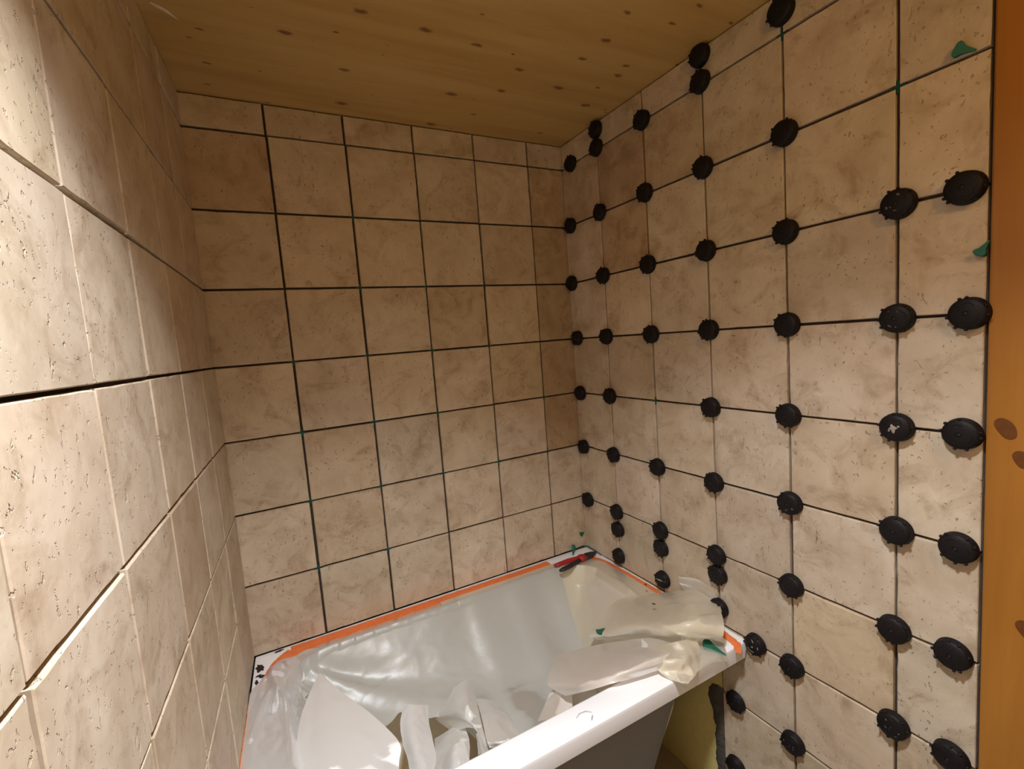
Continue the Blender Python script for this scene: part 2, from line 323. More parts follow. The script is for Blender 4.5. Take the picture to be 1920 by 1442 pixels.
# right wall: local a = distance from the back wall towards the viewer
ur = Vector((SLR, -1, 0)).normalized(); nr = Vector((-1, -SLR, 0)).normalized()
fr_ = wall_frame(M((W, 0, BASE_Z)), ur, nr)
wr = wall('wall_right', fr_, [(-.3, 14.2, 0, H)], 'right wall of square travertine tiles studded with black leveling caps')
cr_hi = [(.001, R0-g2)]+[(R0+k+g2, R0+k+1-g2) for k in range(2)]
cr_lo = [(R0+k+g2, R0+k+1-g2) for k in (2, 3)]+[(R0+4+g2, RE-.016)]
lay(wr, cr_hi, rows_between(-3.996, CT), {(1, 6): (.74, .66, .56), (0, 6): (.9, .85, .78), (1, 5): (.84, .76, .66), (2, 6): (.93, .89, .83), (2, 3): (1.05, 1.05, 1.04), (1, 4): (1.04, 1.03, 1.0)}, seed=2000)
lay(wr, cr_lo, rows_between(BASE_Z, CT), {(0, 6): (1.05, 1.03, 1.0), (1, 3): (1.02, .98, .92), (1, 5): (1.04, 1.0, .94)}, seed=3000)
# left wall: local a runs away from the viewer, so a = -distance
ul = Vector((-SLL, 1, 0)).normalized(); nl = Vector((1, SLL, 0)).normalized()
fl_ = wall_frame(M((0, 0, BASE_Z)), ul, nl)
wl = wall('wall_left', fl_, [(-14.2, .3, 0, H)], 'left wall of pitted travertine tiles seen at a steep angle')
cl = [(-(L1-g2), -.003)]+[(-(L1+k+1-g2), -(L1+k+g2)) for k in range(9)]
lay(wl, [c for c in cl if c[0] > -3.4], rows_between(-3.996, CT), {(1, 4): (.93, .88, .84), (2, 2): (.88, .81, .76), (3, 5): (.95, .92, .88)}, seed=4000, mat=TRAVP)
lay(wl, [c for c in cl if c[0] <= -3.4], rows_between(BASE_Z, CT), {}, seed=5000, mat=TRAVP)
# yellow board, dark mortar edge on the right wall below the bath rim
bm = bmesh.new(); box(bm, (.02*S, 0, -TH*S), (2.972*S, 2.74*S, -.018*S)); o = bmobj('yellow_board', bm, YELLOW, wr)
o['label'] = 'bare yellow board of the right wall below the bath rim'
bm = bmesh.new()
rr = random.Random(5); prev = None; NZ = 40
zt, z0 = -4.96-BASE_Z, .02
for i in range(NZ+1):
    b = zt+(z0-zt)*i/NZ; q = i/NZ
    lob = .10*math.exp(-((q-.13)/.13)**2)
    le = 2.83-lob+rr.uniform(-.012, .012)+.012*math.sin(i*.9)
    if i == 0: le = 2.9
    ri = R0+2+g2-.004
    row = [bm.verts.new((x*S, b*S, c*S)) for x, c in ((le, -.018), (le+.02, -.004), ((le+ri)/2, .006+rr.uniform(-.004, .006)), (ri-.01, -.006), (ri, -.02))]
    if prev:
        for k in range(4): bm.faces.new((prev[k], row[k], row[k+1], prev[k+1]))
    prev = row
o = bmobj('mortar_strip', bm, MORTAR, wr, True); o['label'] = 'dark ragged mortar strip at the tile edge below the bath rim'
# timber post beyond the last tile of the right wall
bm = bmesh.new(); box(bm, ((RE+.008)*S, .0, -TH*S), ((RE+1.15)*S, (H-.01)*S, .02*S))
bmesh.ops.bevel(bm, geom=[e for e in bm.edges], offset=.0025, segments=2, affect='EDGES')
o = bmobj('trim_1', bm, PINE_P); o.matrix_world = fr_; struct(o, 'varnished orange pine post closing the tiled right wall')
def knot(parent, a, b, ra, rb, tilt, name='knot'):
    vs = [(0, 0, .0012)]; N = 28
    for k in range(N):
        t = 2*math.pi*k/N; x = ra*math.cos(t)*(1+.06*math.sin(3*t+1)); y = rb*math.sin(t)*(1+.05*math.cos(2*t))
        vs.append((x*math.cos(tilt)-y*math.sin(tilt), x*math.sin(tilt)+y*math.cos(tilt), .0004))
    o = meshobj(name, [(v[0]*S, v[1]*S, v[2]) for v in vs], [(0, 1+k, 1+(k+1) % N) for k in range(N)], KNOT, parent, True)
    o.location = (a*S, b*S, .02*S); return o
KNOT = plain('pine_knot', (.13, .043, .009), .4, .3, None, .3)
knot(o, 5.705, -.917-BASE_Z, .055, .095, .5); knot(o, 5.80, -1.15-BASE_Z, .05, .075, .4); knot(o, 5.86, -2.53-BASE_Z, .06, .09, .6); knot(o, 5.95, .9-BASE_Z, .05, .08, .3)
# plain wall beyond the post and behind the viewer, floor, ceiling
bm = bmesh.new(); box(bm, (-1.2*S, -14.4*S, zb(BASE_Z)), (6.5*S, -14.0*S, zb(CT))); struct(bmobj('wall_front', bm, PLASTER), 'plain plastered wall behind the viewer')
bm = bmesh.new(); box(bm, (-1.5*S, -14.4*S, zb(BASE_Z)-.1), (6.6*S, .6*S, zb(BASE_Z))); struct(bmobj('floor', bm, SCREED), 'bare screed floor under the bath')
bm = bmesh.new(); box(bm, (-1.5*S, -14.4*S, zb(CT)), (6.6*S, .6*S, zb(CT)+.08)); ceil = bmobj('ceiling', bm, PINE_C); struct(ceil, 'knotty varnished pine ceiling')
# plaster wall skin beyond the post
bm = bmesh.new(); box(bm, ((RE+1.17)*S, 0, -TH*S), (14.0*S, H*S-.002, -.01*S)); o = bmobj('plaster_skin', bm, PLASTER, wr)
# pale smear on the ceiling near the left wall
pts = [(.02, -1.60), (.07, -1.55), (.13, -1.53), (.18, -1.48), (.23, -1.42), (.21, -1.46), (.15, -1.56), (.09, -1.60), (.04, -1.63)]
o = meshobj('plaster_smear', [M((x, y, CT-.004)) for x, y in pts]+[M((.11, -1.56, CT-.02))], [(i, (i+1) % 9, 9) for i in range(9)], plain('smear', (.70, .60, .42), .9), ceil, True)
o['label'] = 'pale plaster smear on the pine ceiling'

# ---------------------------------------------------------------- bath tub
def rrect(cx, cy, hw, hd, rad, z, n=14):
    P = []
    for q, (sx, sy) in enumerate(((1, 1), (-1, 1), (-1, -1), (1, -1))):
        for k in range(n+1):
            t = math.pi/2*(q+k/n); P.append(M((cx+sx*(hw-rad)+rad*math.cos(t), cy+sy*(hd-rad)+rad*math.sin(t), z)))
    return P
def loft(name, loops, mat, parent, cap=True, smooth=True):
    V = []; F = []; n = len(loops[0])
    for L in loops: V += L
    for k in range(len(loops)-1):
        for i in range(n):
            j = (i+1) % n; F.append((k*n+i, k*n+j, (k+1)*n+j, (k+1)*n+i))
    if cap: F.append(tuple((len(loops)-1)*n+i for i in range(n)))
    o = meshobj(name, V, F, mat, None, smooth)
    bm = bmesh.new(); bm.from_mesh(o.data); bmesh.ops.recalc_face_normals(bm, faces=bm.faces); bm.to_mesh(o.data); bm.free()
    if smooth: o.data.set_sharp_from_angle(angle=math.radians(40))
    o.parent = parent; o.matrix_parent_inverse = parent.matrix_world.inverted(); return o
XR = W+.035
CX, CY = XR/2, -1.70
tub = empty('bathtub', M((CX, CY, BASE_Z)))
bpy.context.view_layer.update()
tag(tub, 'small white acrylic bath half covered by crumpled plastic film', 'bathtub')
def rim_loop(x0, x1, y0, y1, rad, z):
    L = rrect((x0+x1)/2, (y0+y1)/2, (x1-x0)/2, (y1-y0)/2, rad, z)
    for p in L: p.x += -SLL*p.y*max(0, 1-p.x/S/2.5)                     # the left end follows the slanted left wall
    return L
ycut = -3.405
rim_loops = [rim_loop(.02, XR-.012, ycut+.055, -.004, .02, -4.255), rim_loop(.008, XR-.008, ycut+.035, -.003, .02, -4.25), rim_loop(.006, XR-.006, ycut+.004, -.003, .02, -4.05),
             rim_loop(.008, XR-.008, ycut+.012, -.003, .02, -4.018), rim_loop(.014, XR-.014, ycut+.035, -.004, .02, -4.002), rim_loop(.03, XR-.03, ycut+.07, -.012, .03, -4.0)]
rim_loops += [rim_loop(.36, XR-.36, -3.08, -.36, .55, -4.0), rim_loop(.385, XR-.385, -3.055, -.385, .53, -4.012), rim_loop(.41, XR-.41, -3.03, -.41, .51, -4.06)]
loft('rim', rim_loops, ACRYLIC, tub, cap=False)
loft('basin', [rim_loop(.41, XR-.41, -3.03, -.41, .51, -4.06), rim_loop(.55, XR-.55, -2.93, -.5, .55, -5.0), rim_loop(.72, XR-.72, -2.8, -.62, .6, -5.7), rim_loop(.95, XR-.95, -2.6, -.85, .6, -5.88), rim_loop(1.3, XR-1.3, -2.3, -1.2, .5, -5.92)], ACRYLIC, tub)
o = loft('outer_shell', [rim_loop(.25, XR-.25, -3.17, -.25, .95, -4.03), rim_loop(.36, XR-.36, -3.1, -.33, .95, -4.6), rim_loop(.62, XR-.75, -2.95, -.45, .9, -5.75), rim_loop(.85, XR-1.0, -2.75, -.7, .8, -6.0)], SHELLBACK, tub)
o['label'] = 'grey unfinished outside of the bath'
for x, y in ((1.3, -.9), (4.3, -.9), (1.3, -2.5), (4.3, -2.5)):
    bm = bmesh.new(); tube(bm, [M((x, y, -5.95)), M((x, y, -6.6)), M((x, y, -6.62)), M((x, y, BASE_Z+.005))], [.014, .012, .026, .028], 16)
    o = bmobj('leg', bm, STEEL, None); o.parent = tub; o.matrix_parent_inverse = tub.matrix_world.inverted()
# dried dirt on the back left corner of the rim and scuffs on the front rim
def blot(cx, cy, z, rx, ry, ang, seed, mat, parent, name, n=18):
    rr = random.Random(seed); vs = [M((cx, cy, z+.012))]
    for k in range(n):
        t = 2*math.pi*k/n; q = 1+rr.uniform(-.28, .28); x, y = rx*q*math.cos(t), ry*q*math.sin(t)
        vs.append(M((cx+x*math.cos(ang)-y*math.sin(ang), cy+x*math.sin(ang)+y*math.cos(ang), z+.002)))
    o = meshobj(name, vs, [(0, 1+k, 1+(k+1) % n) for k in range(n)], mat, None, True)
    o.parent = parent; o.matrix_parent_inverse = parent.matrix_world.inverted(); return o
for i, (x, y, rx, ry, a) in enumerate(((.065, -.30, .05, .085, .2), (.10, -.50, .03, .055, .9), (.035, -.60, .02, .06, .1), (.30, -.05, .06, .022, .1), (.03, -.75, .018, .05, 0), (.12, -.62, .018, .03, .5), (.05, -.46, .04, .016, .4))):
    blot(x, y, -4.0, rx, ry, a, 50+i, DIRT, tub, 'dirt_spot')
SCUFF = plain('grey_scuff', (.45, .43, .45), .8)
bm = bmesh.new(); q = [(3.10, -3.22), (3.16, -3.19), (3.24, -3.20), (3.29, -3.25)]; tube(bm, [M((x, y, -3.999)) for x, y in q], [.0008, .0016, .0018, .0008], 6)
o = bmobj('scuff', bm, SCUFF); o.parent = tub; o.matrix_parent_inverse = tub.matrix_world.inverted()
bm = bmesh.new(); q = [(3.27, -3.28), (3.24, -3.31), (3.22, -3.33)]; tube(bm, [M((x, y, -3.999)) for x, y in q], [.0012, .002, .001], 6)
o = bmobj('scuff', bm, SCUFF); o.parent = tub; o.matrix_parent_inverse = tub.matrix_world.inverted()

# ---------------------------------------------------------------- plastic film in and over the bath
def smooth_grid(rows, nu, nv):
    """Catmull-Rom surface through a grid of control points"""
    A = np.array(rows, float)
    def cr(A, n):
        m = A.shape[0]; T = np.linspace(0, m-1, n); out = []
        for t in T:
            i = min(int(t), m-2); s = t-i
            p0 = A[i-1] if i > 0 else 2*A[0]-A[1]; p1, p2 = A[i], A[i+1]; p3 = A[i+2] if i+2 < m else 2*A[-1]-A[-2]
            out.append(.5*((2*p1)+(-p0+p2)*s+(2*p0-5*p1+4*p2-p3)*s*s+(-p0+3*p1-3*p2+p3)*s**3))
        return np.array(out)
    B = cr(A, nv); return np.swapaxes(cr(np.swapaxes(B, 0, 1), nu), 0, 1)
def sheet(name, rows, mat, parent, nu=36, nv=44, amp=.02, freq=3.0, seed=0, pre=None, label=None):
    Gd = rows if isinstance(rows, np.ndarray) else smooth_grid(rows, nu, nv)
    nv, nu = Gd.shape[:2]
    V = []
    for j in range(nv):
        for i in range(nu):
            p = Vector(Gd[j, i]); q = p*freq+Vector((seed*7.1, seed*3.3, 0))
            ridge = 1-abs(noise.noise(q))*2
            d = amp*(noise.noise(q*.6)+.5*ridge*ridge-.25+.35*noise.noise(q*2.7))
            e = min(1, 4*min(i/(nu-1), 1-i/(nu-1), j/(nv-1), 1-j/(nv-1))+.35)
            p += Vector((d*.4, -d*.5, d))*e
            if pre: p = pre(p, j/(nv-1), i/(nu-1))
            V.append(M(p))
    F = [(j*nu+i, j*nu+i+1, (j+1)*nu+i+1, (j+1)*nu+i) for j in range(nv-1) for i in range(nu-1)]
    o = meshobj(name, V, F, mat, None, True)
    o.parent = parent; o.matrix_parent_inverse = parent.matrix_world.inverted()
    if label: o['label'] = label
    return o
def on_rim(x, y, x0=.36, x1=5.28, y0=-.36, rad=.60):
    """outside the rounded opening of the bath"""
    dx = max(x0+rad-x, x-(x1-rad), 0); dy = max(y-(y0-rad), 0)
    return math.hypot(dx, dy) > rad-.05
def sag(x, y, deep, x0=.36, x1=5.28, y0=-.36):
    d = 1/(1/max(1e-3, (y0-y)*1.0)**3+1/max(1e-3, (x-x0)*1.0)**3+1/max(1e-3, (x1-x)*1.0)**3)**(1/3) if (y < y0 and x0 < x < x1) else 0
    return deep*(1-math.exp(-1.15*max(0, d)))
white = empty('white_plastic_film', M((2.2, -1.5, -4.0)))
cream = empty('cream_plastic_film', M((4.4, -1.5, -4.0)))
bpy.context.view_layer.update()
tag(white, 'milky white plastic film draped into the left and middle of the bath with torn flaps', 'plastic film')
tag(cream, 'yellowish cream plastic film bunched over the right end of the bath rim', 'plastic film')
RIDGES = [(.0, -1.62, .20, -.80, .07), (.20, -1.36, .27, -.92, .08), (.27, -.92, .38, -1.40, .07), (.12, -.62, .42, -.70, .05)]
# white sheet hanging from the back tape
NU, NV = 140, 100
Gd = np.zeros((NV, NU, 3))
for j in range(NV):
    for i in range(NU):
        t = j/(NV-1); s = (i/(NU-1))**1.5
        y = -.345-2.6*t
        xl = .015-SLL*y+(.45*max(0, 1-(-.27-y)/.6)**1.5 if y > -.87 else 0)
        xr = 4.78-.62*t-.3*t*t
        x = xl+(xr-xl)*s
        yf = float(np.interp(x, [0, .6, .95, 1.4, 1.63, 1.99, 2.3, 2.45, 2.75, 3.0, 6], [-2.9, -2.9, -1.7, -1.3, -1.2, -1.40, -1.55, -1.9, -2.2, -2.9, -2.9]))
        yf += .05*noise.noise(Vector((x*5, 1, 1))); y = -.345+(yf+.345)*t
        z = -3.972-sag(x, y, 1.28, x1=9)
        th = math.atan2(-(y+.25), x-.15); rr_ = math.hypot(x-.15, y+.25)      # tension folds out of the back left corner
        fold = math.sin(th*15+.5*noise.noise(Vector((x, y, 3))))+.5*math.sin(th*27+1.3)
        z += .045*fold*min(1, rr_/.8)*math.exp(-rr_/2.6)*min(1, max(0, -(y+.3))*4)
        # hanging pleats under the back tape, strongest towards the right
        z += .022*math.sin(x*8.5+1.2*noise.noise(Vector((x*2, 0, 5))))*min(1, max(0, -(y+.25))*4)*max(.15, min(1, (x-1.5)/2.2))
        z += .04*noise.noise(Vector((x*1.3, y*1.3, 1.0)))*min(1, max(0, -(y+.25))*3)
        # puckers where it lies over the left rim
        if x < .9: z += .075*abs(noise.noise(Vector((x*3.2+y*.8, y*2.2-x, 9))))*min(1, max(0, (x-.0+SLL*y*-1)*6))*min(1, (.9-x)*4)
        for (ax, ay, bx, by, hh) in RIDGES:
            dx, dy = bx-ax, by-ay; q = max(0, min(1, ((x-ax)*dx+(y-ay)*dy)/(dx*dx+dy*dy)))
            z += hh*math.exp(-(math.hypot(x-ax-q*dx, y-ay-q*dy)/.035)**2)*math.sin(math.pi*min(1, max(0, .1+q*.8)))
        if on_rim(x, y, x0=.36-SLL*y*.8, x1=99): z = max(z, -3.968+.012*noise.noise(Vector((x*7, y*7, 2))))
        Gd[j, i] = (x, y, z)
wsheet = sheet('sheet', Gd, WFILM, white, amp=.008, freq=3, seed=1)
wsheet.data.materials.append(GLOSSF)                                # glossier part lapping the left rim, its lit look painted in with paler colour
for pz in wsheet.data.polygons:
    cxx = sum(wsheet.data.vertices[q].co.x for q in pz.vertices)/4/S
    if cxx < .50+.05*math.sin(pz.index*.001): pz.material_index = 1
# see-through edge of the film lapping over the orange tape
Ge = np.array([[(.52-.30*max(0, q)+i/59*(4.60-.22), -.26-.12*q-.08*max(0, 1-i/4.0)*1.0, -3.983+.006*noise.noise(Vector((i*.4, q*2, 6)))) for i in range(60)] for q in (0, .33, .66, 1)])
sheet('film_edge', Ge, EDGE, white, amp=.003, freq=4, seed=22, label='see-through film edge lapping over the back tape')
sheet('peaked_fold', PATCH['peak'], WFILM2, white, 44, 52, .022, 2.4, 2, label='peaked fold of white film, painted bright as if lit')
sheet('twisted_flap', PATCH['twist'], WFILM2, white, 30, 56, .03, 5, 3, label='glossy twisted strip of film')
for k, sd in (('torn_a', 4), ('torn_b', 5), ('torn_c', 6), ('torn_d', 7), ('torn_e', 8)):
    sheet('torn_flap', PATCH[k], FLAPW if k != 'torn_c' else WFILM2, white, 36, 40, .03, 4.2, sd)
# cream sheet under it, taped along the right
NU, NV = 70, 70
Gd = np.zeros((NV, NU, 3))
for j in range(NV):
    for i in range(NU):
        t = j/(NV-1); s = i/(NU-1)
        y = -.24-2.6*t; x = 2.6+(5.50-2.6)*s
        if x > 5.1: y = min(y, -.24-.5*max(0, (x-5.1)/.4)**2)
        z = -3.980-sag(x, y, 1.68, x0=-3)
        z += .02*math.sin(x*10+y*2)*min(1, max(0, -(y+.3))*3)*(.4+.6*noise.noise(Vector((x, y, 2))))
        if on_rim(x, y): z = max(z, -3.978)
        z -= .10*min(1, max(0, 4.45-x)*3)*min(1, max(0, -(y+.40))*5)
        Gd[j, i] = (x, y, z)
sheet('sheet', Gd, CFILM, cream, amp=.02, freq=3, seed=11)
sheet('rolled_fold', PATCH['roll'], CFILM, cream, 54, 54, .04, 3, 12, label='large rolled fold of cream film')
sheet('upper_flap', PATCH['upper'], CLEAR, cream, 24, 24, .01, 4, 13, label='thin see-through film edge against the wall')
sheet('folded_flap', PATCH['flap'], PINK, cream, 50, 42, .03, 3, 14, label='pale pinkish flap folded over the front rim')
sheet('lobe_flap', PATCH['lobe'], PINK, cream, 20, 22, .01, 4, 15)
sheet('drape_flap', PATCH['drape'], CFILM, cream, 36, 40, .03, 4, 16, label='cream film tail hanging over the front rim')
sheet('flat_flap', PATCH['flat'], CLEAR, cream, 22, 22, .002, 3, 17)
sheet('white_triangle', PATCH['triangle'], WFILM2, cream, 14, 14, .006, 5, 18, label='small white triangle on the cream film')  # small near-white triangle set on the cream film
# tan paper on the bath floor, seen through the torn gaps
pp = [[(.95+i*.40, (-.565, -.66, -.98)[j] if j < 3 else -1.0-(j-2)*.24, (-5.0, -5.5, -5.80)[j] if j < 3 else -5.86+.02*noise.noise(Vector((i, j, 4)))) for i in range(10)] for j in range(9)]
paper = sheet('paper_sheet', smooth_grid(pp, 30, 26), PAPER, tub, amp=.015, freq=2, seed=21)
mwp = paper.matrix_world.copy(); paper.parent = None; paper.matrix_parent_inverse = Matrix(); 
tag(paper, 'tan protective paper lying on the bath floor below the torn film', 'paper')

# ---------------------------------------------------------------- orange masking tape along the rim
def ribbon(name, path, width, label, lift=.004, seed=0, group=None, n=60, ragged=.006):
    A = np.array(path, float); B = smooth_grid([[p, p] for p in path], 2, n)[:, 0]
    rr = random.Random(seed); V = []; F = []
    for i in range(n):
        d = B[min(i+1, n-1)]-B[max(i-1, 0)]; d = d/np.linalg.norm(d[:2]); nn = np.array([-d[1], d[0], 0])
        w = width[0]+(width[1]-width[0])*i/(n-1)
        for s in (-1, -.33, .33, 1):
            p = B[i]+nn*(s*w/2+ (rr.uniform(-ragged, ragged) if abs(s) == 1 else 0)); p[2] += lift+(.004 if abs(s) < 1 else 0)+.003*noise.noise(Vector((p[0]*6, p[1]*6, seed)))
            V.append(M(p))
    for i in range(n-1):
        for k in range(3): F.append((i*4+k, i*4+k+1, i*4+5+k, i*4+4+k))
    o = meshobj(name, V, F, TAPE, None, True); tag(o, label, 'tape', group); return o
ribbon('masking_tape', [(.45, -.225, -4), (1.5, -.22, -4), (3.0, -.215, -4), (4.70, -.21, -4)], (.37, .29), 'long orange tape strip along the back rim of the bath', seed=1)
ribbon('masking_tape', [(.17, -.78, -4), (.22, -.56, -4), (.32, -.36, -4), (.50, -.21, -4)], (.16, .29), 'orange tape curving round the back left corner of the bath rim', lift=.009, seed=2)
ribbon('masking_tape', [(-.02, -1.0, -3.985), (-.07, -2.0, -3.98), (-.12, -3.0, -3.98)], (.05, .06), 'reddish orange tape edge along the left end of the bath', seed=3, ragged=.003)
ribbon('masking_tape', [(5.38, -.40, -4), (5.50, -.65, -4), (5.535, -1.2, -4), (5.545, -2.0, -4), (5.545, -2.75, -4)], (.14, .13), 'orange tape on the right rim disappearing under the cream film', seed=4)
ribbon('masking_tape', [(5.545, -3.02, -4), (5.515, -3.2, -4), (5.485, -3.37, -4)], (.12, .11), 'short orange tape end on the front right corner of the rim', seed=5, n=24)
ribbon('masking_tape', [(5.505, -3.35, -4), (5.43, -3.43, -4), (5.345, -3.50, -4)], (.10, .07), 'tiny bent orange tape tip at the front right rim edge', lift=.010, seed=6, n=16)

# ---------------------------------------------------------------- pliers in the back right corner
pl = empty('pliers', M((5.2, -.46, -3.97))); bpy.context.view_layer.update()
tag(pl, 'small pliers with one red and one dark handle lying in the back right rim corner', 'pliers')
def ppart(name, pts, rads, mat, flat=.7, label=None):
    bm = bmesh.new(); tube(bm, [M(p) for p in pts], [q*S for q in rads], 14, flat); o = bmobj(name, bm, mat, None, True)
    o.parent = pl; o.matrix_parent_inverse = pl.matrix_world.inverted()
    if label: o['label'] = label
ppart('handle', [(4.66, -.40, -3.93), (4.76, -.40, -3.93), (4.95, -.405, -3.925), (5.10, -.42, -3.925), (5.17, -.435, -3.925)], [.030, .042, .050, .046, .052], REDP, .8, 'red handle')
ppart('handle', [(4.64, -.60, -3.935), (4.70, -.595, -3.93), (4.85, -.575, -3.93), (5.03, -.525, -3.93), (5.14, -.49, -3.93)], [.028, .045, .048, .042, .038], DARKG, .8, 'dark handle')
ppart('collar', [(5.13, -.46, -3.925), (5.17, -.46, -3.92), (5.23, -.462, -3.92), (5.27, -.465, -3.925)], [.060, .082, .080, .055], REDP, .75, 'red collar round the joint')
ppart('jaw', [(5.22, -.45, -3.92), (5.32, -.43, -3.92), (5.44, -.425, -3.925), (5.555, -.41, -3.93)], [.045, .052, .045, .016], STEEL, .8)
ppart('jaw', [(5.22, -.49, -3.93), (5.33, -.48, -3.93), (5.44, -.46, -3.935), (5.545, -.43, -3.94)], [.040, .045, .038, .014], STEEL, .8)
ppart('pivot', [(5.27, -.462, -3.90), (5.271, -.462, -3.875)], [.026, .022], STEEL, 1.0)

# ---------------------------------------------------------------- black leveling caps on the right wall
def lathe(bm, prof, seg):
    rings = []
    for (rad, z) in prof:
        if rad < 1e-6: rings.append([bm.verts.new((0, 0, z))])
        else: rings.append([bm.verts.new((rad*math.cos(2*math.pi*k/seg), rad*math.sin(2*math.pi*k/seg), z)) for k in range(seg)])
    for a, b in zip(rings, rings[1:]):
        for k in range(seg):
            k2 = (k+1) % seg
            if len(a) == 1 and len(b) == 1: continue
            if len(b) == 1: bm.faces.new((a[k], a[k2], b[0]))
            elif len(a) == 1: bm.faces.new((a[0], b[k2], b[k]))
            else: bm.faces.new((a[k], a[k2], b[k2], b[k]))
def cap_mesh(kind):
    bm = bmesh.new(); SEG = 40
    r0 = .0268
    prof = [(r0-.001, .0004), (r0, .001), (r0, .0036), (r0-.0010, .0050), (r0-.0012, .0130), (r0-.0022, .0156), (.0225, .0172), (.018, .0187), (.013, .0198), (.008, .0205), (.0042, .0206), (.0036, .0196), (0, .0196)]
    lathe(bm, prof, SEG)
    # grip nubs round the rim
    for k in range(7):
        t = 2*math.pi*(k+.35*math.sin(k*2.3))/7
        m = Matrix.Rotation(t, 4, 'Z') @ Matrix.Translation((r0-.0008, 0, .0140)) @ Matrix.Diagonal((.0031, .0030, .0038, 1))
        bmesh.ops.create_icosphere(bm, subdivisions=1, radius=1, matrix=m)
    # three raised arcs on the face, like finger grips
    for k in range(3):
        P = []
        for q in range(9):
            t = 2*math.pi*k/3+.25+q/8*1.35; rad = .0165-.0012*math.cos(q/8*math.pi*2); P.append((rad*math.cos(t), rad*math.sin(t), .0188))
        tube(bm, P, [.0003]+[.0009]*7+[.0003], 6)
    bmesh.ops.recalc_face_normals(bm, faces=bm.faces)
    me = bpy.data.meshes.new('cap'); bm.to_mesh(me); bm.free(); me.materials.append(BLACK)
    me.polygons.foreach_set('use_smooth', [True]*len(me.polygons)); me.set_sharp_from_angle(angle=math.radians(50)); return me
CAP = cap_mesh(0)
bm = bmesh.new(); lathe(bm, [(.0048, -.006), (.0026, .0185), (.0024, .0202), (.0014, .0206), (0, .0206)], 12)
POST = bpy.data.meshes.new('post'); bm.to_mesh(POST); bm.free(); POST.materials.append(BLACK2)
POST.polygons.foreach_set('use_smooth', [True]*len(POST.polygons))
ordn = ['', 'first', 'second', 'third', 'fourth', 'fifth', 'sixth', 'seventh', 'eighth', 'ninth', 'tenth']
proto = None; seen = {}
SMEAR = {(5, 5): 'cross', (8, 3): 'arcs', (6, 4): 'dust', (4, 0): 'dust', (8, 5): 'dust', (3, 5): 'dust', (4, 5): 'dust', (7.5, 2): 'split', (9, 4): 'dust'}
def dome(r):
    return float(np.interp(r, [0, .0042, .008, .013, .018, .0225, .0246], [.0206, .0206, .0205, .0198, .0187, .0172, .0156]))
def smear_mesh(kind, seed):
    rr = random.Random(seed); out = []
    def dab(x, y, rx, ry, ang, z=.0200):
        bm = bmesh.new(); N = 12; c = bm.verts.new((x, y, dome(math.hypot(x, y))+.0011)); ring = []
        for k in range(N):
            t = 2*math.pi*k/N; q = 1+rr.uniform(-.3, .3); a, b = rx*q*math.cos(t), ry*q*math.sin(t)
            px, py = x+a*math.cos(ang)-b*math.sin(ang), y+a*math.sin(ang)+b*math.cos(ang)
            ring.append(bm.verts.new((px, py, dome(math.hypot(px, py))+.0003)))
        for k in range(N): bm.faces.new((c, ring[k], ring[(k+1) % N]))
        me = bpy.data.meshes.new('mortar_smear'); bm.to_mesh(me); bm.free(); me.materials.append(DUST if kind == 'dust' else PALE); out.append(me)
    if kind == 'cross': dab(0, 0, .0035, .0075, 0); dab(0, 0, .007, .003, .2); dab(.009, .003, .0022, .0016, .6); dab(-.007, -.004, .002, .0015, 0)
    elif kind == 'arcs':
        for t in (2.2, 2.6, 3.0, 4.6): dab(.015*math.cos(t), .015*math.sin(t), .0042, .0012, t+1.57)
        dab(-.002, .0, .002, .0032, .2); dab(.013, -.004, .0045, .0011, .5)
    elif kind == 'split': dab(0, .003, .019, .0022, .12)
    else:
        for k in range(4): t = rr.uniform(0, 6.28); q = rr.uniform(.008, .018); dab(q*math.cos(t), q*math.sin(t), rr.uniform(.0012, .0034), rr.uniform(.0008, .002), t+1.57)
    return out
